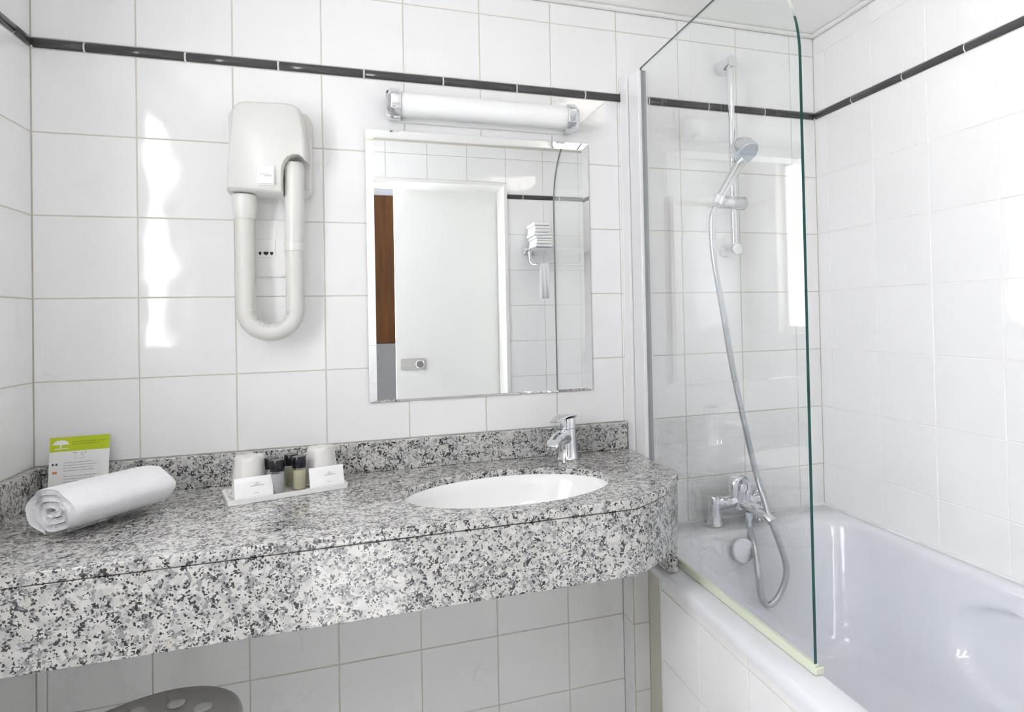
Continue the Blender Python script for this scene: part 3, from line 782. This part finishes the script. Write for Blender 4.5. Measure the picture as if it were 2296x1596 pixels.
bev(obj('hinge_profile', boxes((GX-.0155, GX+.014, -.134, -.064, .740, 2.036)), 'profile', scr), .002, 2)
obj('profile_gasket', boxes((GX-.0065, GX+.0065, -.1375, -.1342, .745, 2.034)), 'profile_gap', scr)
bm = prism(bmesh.new(), [(-.0065, .0008), (.0065, .0008), (.005, .008), (.004, .0165), (-.004, .0165), (-.005, .008)], gy1-.004, -.138, lambda a, b, h: (GX+a, h, ZR+b))
bev(obj('bottom_seal', bm, 'seal', scr), .001, 2)
bev(obj('seal_end', boxes((GX-.007, GX+.012, gy1-.009, gy1-.0045, ZR+.0006, ZR+.013)), 'seal', scr), .002, 2)

# ------------------------------------------------------------------ bath mixer
mx = thing('bath_mixer', (1.74, -.05, ZR), 'chrome deck mounted bath mixer tap seen through the glass screen', 'tap')
MY, MZc = -.052, .803
for x in (1.660, 1.815):
    lg = obj('pillar', lathe(bmesh.new(), [(.0265, .0008), (.0265, .006), (.0235, .012), (.021, .035), (.0205, .060), (.0215, .078), (.017, .087)], (x, MY, ZR), n=28), 'chrome_soft', mx, 40)
obj('mixer_body', lathe(bmesh.new(), [(.014, 0), (.0185, .006), (.0185, .155), (.014, .161)], (1.657, MY-.004, MZc), (1, 0, 0), 28), 'chrome', mx, 40)
obj('cartridge', lathe(bmesh.new(), [(.026, -.02), (.0265, .03), (.0255, .048), (.021, .056), (.012, .059)], (1.748, MY-.006, MZc), (0, -.12, 1), 30), 'chrome', mx, 40)
bm = tube(bmesh.new(), catmull([(1.752, MY-.02, MZc-.008), (1.758, MY-.06, MZc-.012), (1.768, MY-.105, MZc-.022), (1.774, MY-.128, MZc-.034)], 6), lambda i, N: (.024-.008*i/N, .017-.006*i/N), 20)
obj('spout', bm, 'chrome', mx, 60)
bm = tube(bmesh.new(), catmull([(1.752, MY-.02, MZc+.057), (1.728, MY-.035, MZc+.078), (1.702, MY-.05, MZc+.078), (1.690, MY-.056, MZc+.060), (1.692, MY-.056, MZc+.030)], 7), lambda i, N: (.020-.006*i/N, .0100), 16)
obj('lever', bm, 'chrome', mx, 60)
obj('hose_outlet', lathe(bmesh.new(), [(.012, 0), (.0125, .02), (.010, .024), (.0095, .044)], (1.742, -.105, .782), (0, 0, -1), 20), 'chrome', mx, 40)
obj('diverter_knob', lathe(bmesh.new(), [(.010, 0), (.012, .004), (.012, .020), (.009, .024)], (1.795, MY-.008, MZc+.012), (.5, -.4, .8), 20), 'chrome', mx, 40)

# riser rail with brackets
RX, RY = 1.7435, -.060
rail = thing('shower_rail', (RX, 0, 1.55), 'vertical chrome shower rail fixed to the tiled wall over the bath', 'shower rail')
obj('rail_tube', lathe(bmesh.new(), [(.0105, 0), (.0105, .56)], (RX, RY, 1.56), n=24), 'chrome', rail, 40)
for z in (2.118, 1.554):
    obj('bracket', lathe(bmesh.new(), [(.020, .0006), (.020, .004), (.0178, .007), (.0178, .074), (.0155, .078)], (RX, 0, z), (0, -1, 0), 28), 'chrome', rail, 40)
bm = tube(bmesh.new(), [(1.672, RY-.018, 1.693), (1.675, RY-.018, 1.693), (1.684, RY-.016, 1.693), (1.776, RY-.004, 1.693), (1.785, RY-.004, 1.693), (1.788, RY-.004, 1.693)], lambda i, N: (.006 if i in (0, N-1) else .013 if i in (1, N-2) else .0205, .005 if i in (0, N-1) else .012 if i in (1, N-2) else .020), 22)
obj('slider', bm, 'chrome_soft', rail, 60)
obj('slider_cup', lathe(bmesh.new(), [(.013, 0), (.0165, .003), (.0165, .026), (.013, .029)], (1.662, -.100, 1.680), (.42, -.1, .9), 22), 'chrome', rail, 40)

# hand shower
hsw = thing('hand_shower', (1.69, -.1, 1.70), 'chrome hand shower resting in the holder of the wall rail', 'shower head')
h0, h1 = Vector((1.666, -.102, 1.688)), Vector((1.724, -.122, 1.792))
hp = catmull([h0, h0.lerp(h1, .4), h0.lerp(h1, .8), h1, h1+Vector((.012, -.010, .018))], 6)
obj('handle', tube(bmesh.new(), hp, lambda i, N: .012+.004*(i/N), 20), 'chrome_soft', hsw, 60)
hax = Vector((.22, -.58, -.78)).normalized(); hc = Vector((1.740, -.134, 1.831))
obj('head_shell', lathe(bmesh.new(), [(.012, -.040), (.028, -.033), (.039, -.014), (.0415, .004), (.0415, .010), (.039, .012)], hc, hax, 36), 'chrome', hsw, 40)
fc = obj('spray_face', lathe(bmesh.new(), [(.0385, .0122), (.036, .0150), (.010, .0158)], hc, hax, 36), mat('blue_grey_spray_plate', (.42, .48, .54), .3), hsw, 40)

# hose
hose = tag(obj('shower_hose', tube(bmesh.new(), catmull([(1.742, -.105, .736), (1.728, -.155, .700), (1.712, -.198, .635), (1.716, -.20, .580), (1.737, -.20, .550), (1.768, -.20, .562), (1.795, -.20, .605), (1.802, -.198, .650), (1.785, -.19, .720), (1.772, -.165, .785), (1.778, -.115, .850), (1.768, -.095, .925), (1.727, -.095, 1.104), (1.700, -.095, 1.24), (1.680, -.095, 1.366), (1.655, -.098, 1.50), (1.647, -.099, 1.58), (1.648, -.100, 1.64), (1.659, -.100, 1.672)], 26),
    lambda i, N: .0092 if i % 2 else .0085, 14), 'steel_hose', None, 75), 'ribbed metal shower hose looping from mixer up to the hand shower', 'shower hose')

# ------------------------------------------------------------------ stool below the counter
SC = Vector((.298, -.336, .600)); SR = .166
stl = thing('stool', (SC.x, SC.y, ZF), 'grey plastic stool with pale round spots pushed under the counter', 'stool')
bm = bmesh.new(); n = 60; rr = []
def seat_r(a): return SR*(1+.035*cos(3*(a-radians(60))))
for s, z in ((.3, -.030), (.90, -.030), (.985, -.022), (1.0, -.012), (.985, -.004), (.95, .0), (.80, -.003), (.40, -.006)):
    rr.append([bm.verts.new(SC+Vector((seat_r(2*pi*i/n)*s*cos(2*pi*i/n), seat_r(2*pi*i/n)*s*sin(2*pi*i/n), z))) for i in range(n)])
for a, b in zip(rr, rr[1:]):
    for i in range(n): bm.faces.new((a[i], a[(i+1) % n], b[(i+1) % n], b[i]))
bm.faces.new(rr[0][::-1]); bm.faces.new(rr[-1]); bmesh.ops.recalc_face_normals(bm, faces=bm.faces)
seat = obj('seat', bm, 'stool', stl, 50)
pad_me = None
for k in range(10):
    a = radians(76+36*k); p = SC+Vector((.105*cos(a), .105*sin(a), -.0035))
    pd = obj('seat_pad', lathe(bmesh.new(), [(.0165, 0), (.0165, .0012), (.0155, .0020)], p, n=24), 'stool_pad', seat, 40)
for k in range(4):
    a = radians(45+90*k); p0 = SC+Vector((.10*cos(a), .10*sin(a), -.03)); p1 = Vector((SC.x+.150*cos(a), SC.y+.150*sin(a), ZF+.001))
    obj('leg', tube(bmesh.new(), [p0, p0.lerp(p1, .5), p1], lambda i, N: .016-.003*i, 16), 'stool', stl, 60)

# ------------------------------------------------------------------ towel rack on the front wall (seen in the mirror)
rk_ = thing('towel_rack', (1.8, YF, 1.70), 'chrome towel rack on the wall reflected in the mirror', 'towel rack')
for x in (1.497, 2.05):
    obj('rack_mount', lathe(bmesh.new(), [(.024, .0006), (.024, .006), (.012, .010), (.012, .05)], (x, YF, 1.712), (0, 1, 0), 24), 'chrome', rk_, 40)
for y in (.05, .11, .17): obj('rack_bar', lathe(bmesh.new(), [(.007, 0), (.007, .553)], (1.497, YF+y, 1.712), (1, 0, 0), 16), 'chrome', rk_, 40)
for x in (1.497, 2.05):
    obj('rack_arm', tube(bmesh.new(), catmull([(x, YF+.04, 1.712), (x, YF+.12, 1.712), (x, YF+.178, 1.712)], 5), .008, 14), 'chrome', rk_, 40)
    obj('rack_hook', tube(bmesh.new(), catmull([(x, YF+.06, 1.706), (x+.002, YF+.062, 1.66), (x+.012, YF+.075, 1.640), (x+.03, YF+.10, 1.637)], 6), .006, 12), 'chrome', rk_, 60)
obj('rack_bar', lathe(bmesh.new(), [(.006, 0), (.006, .52)], (1.525, YF+.10, 1.637), (1, 0, 0), 14), 'chrome', rk_, 40)
def folded(z0, h, x0, x1, label):
    bm = bmesh.new(); k = 4
    for i in range(k):
        prism(bm, rrect(YF+.022+.004*(i % 2), YF+.195-.006*((i+1) % 2), z0+h*i/k+.0006, z0+h*(i+1)/k-.0006, h/k*.45, 5), x0+.003*(i % 3), x1-.003*((i+1) % 3), lambda a, b, hh: (hh, a, b))
    o = tag(obj('folded_towel', bm, 'towel', None, 50), label, 'towel', 'folded towels on the rack'); return o
folded(1.7196, .056, 1.500, 1.585, 'lower folded white towel on the rack seen in the mirror')
folded(1.7766, .066, 1.492, 1.574, 'upper folded white towel on the rack seen in the mirror')
bm = bmesh.new()
g0 = []
for i in range(25):
    x = 1.540+.045*i/24; wv = .003*sin(i*.6)
    g0.append([bm.verts.new((x, YF+yy+wv*s, zz)) for yy, zz, s in ((.088+.0, 1.46, 1), (.0905, 1.60, .5), (.0915, 1.635, 0), (.0945, 1.6435, 0), (.10, 1.6455, 0), (.1055, 1.6435, 0), (.1085, 1.635, 0), (.110, 1.60, .5), (.112, 1.46, 1))])
for a, b in zip(g0, g0[1:]):
    for i in range(8): bm.faces.new((a[i], a[i+1], b[i+1], b[i]))
ht = tag(obj('hanging_towel', bm, 'towel', None, 60), 'white hand towel hanging from the rack seen in the mirror', 'towel')
sd = ht.modifiers.new('solid', 'SOLIDIFY'); sd.thickness = .002; sd.offset = 1
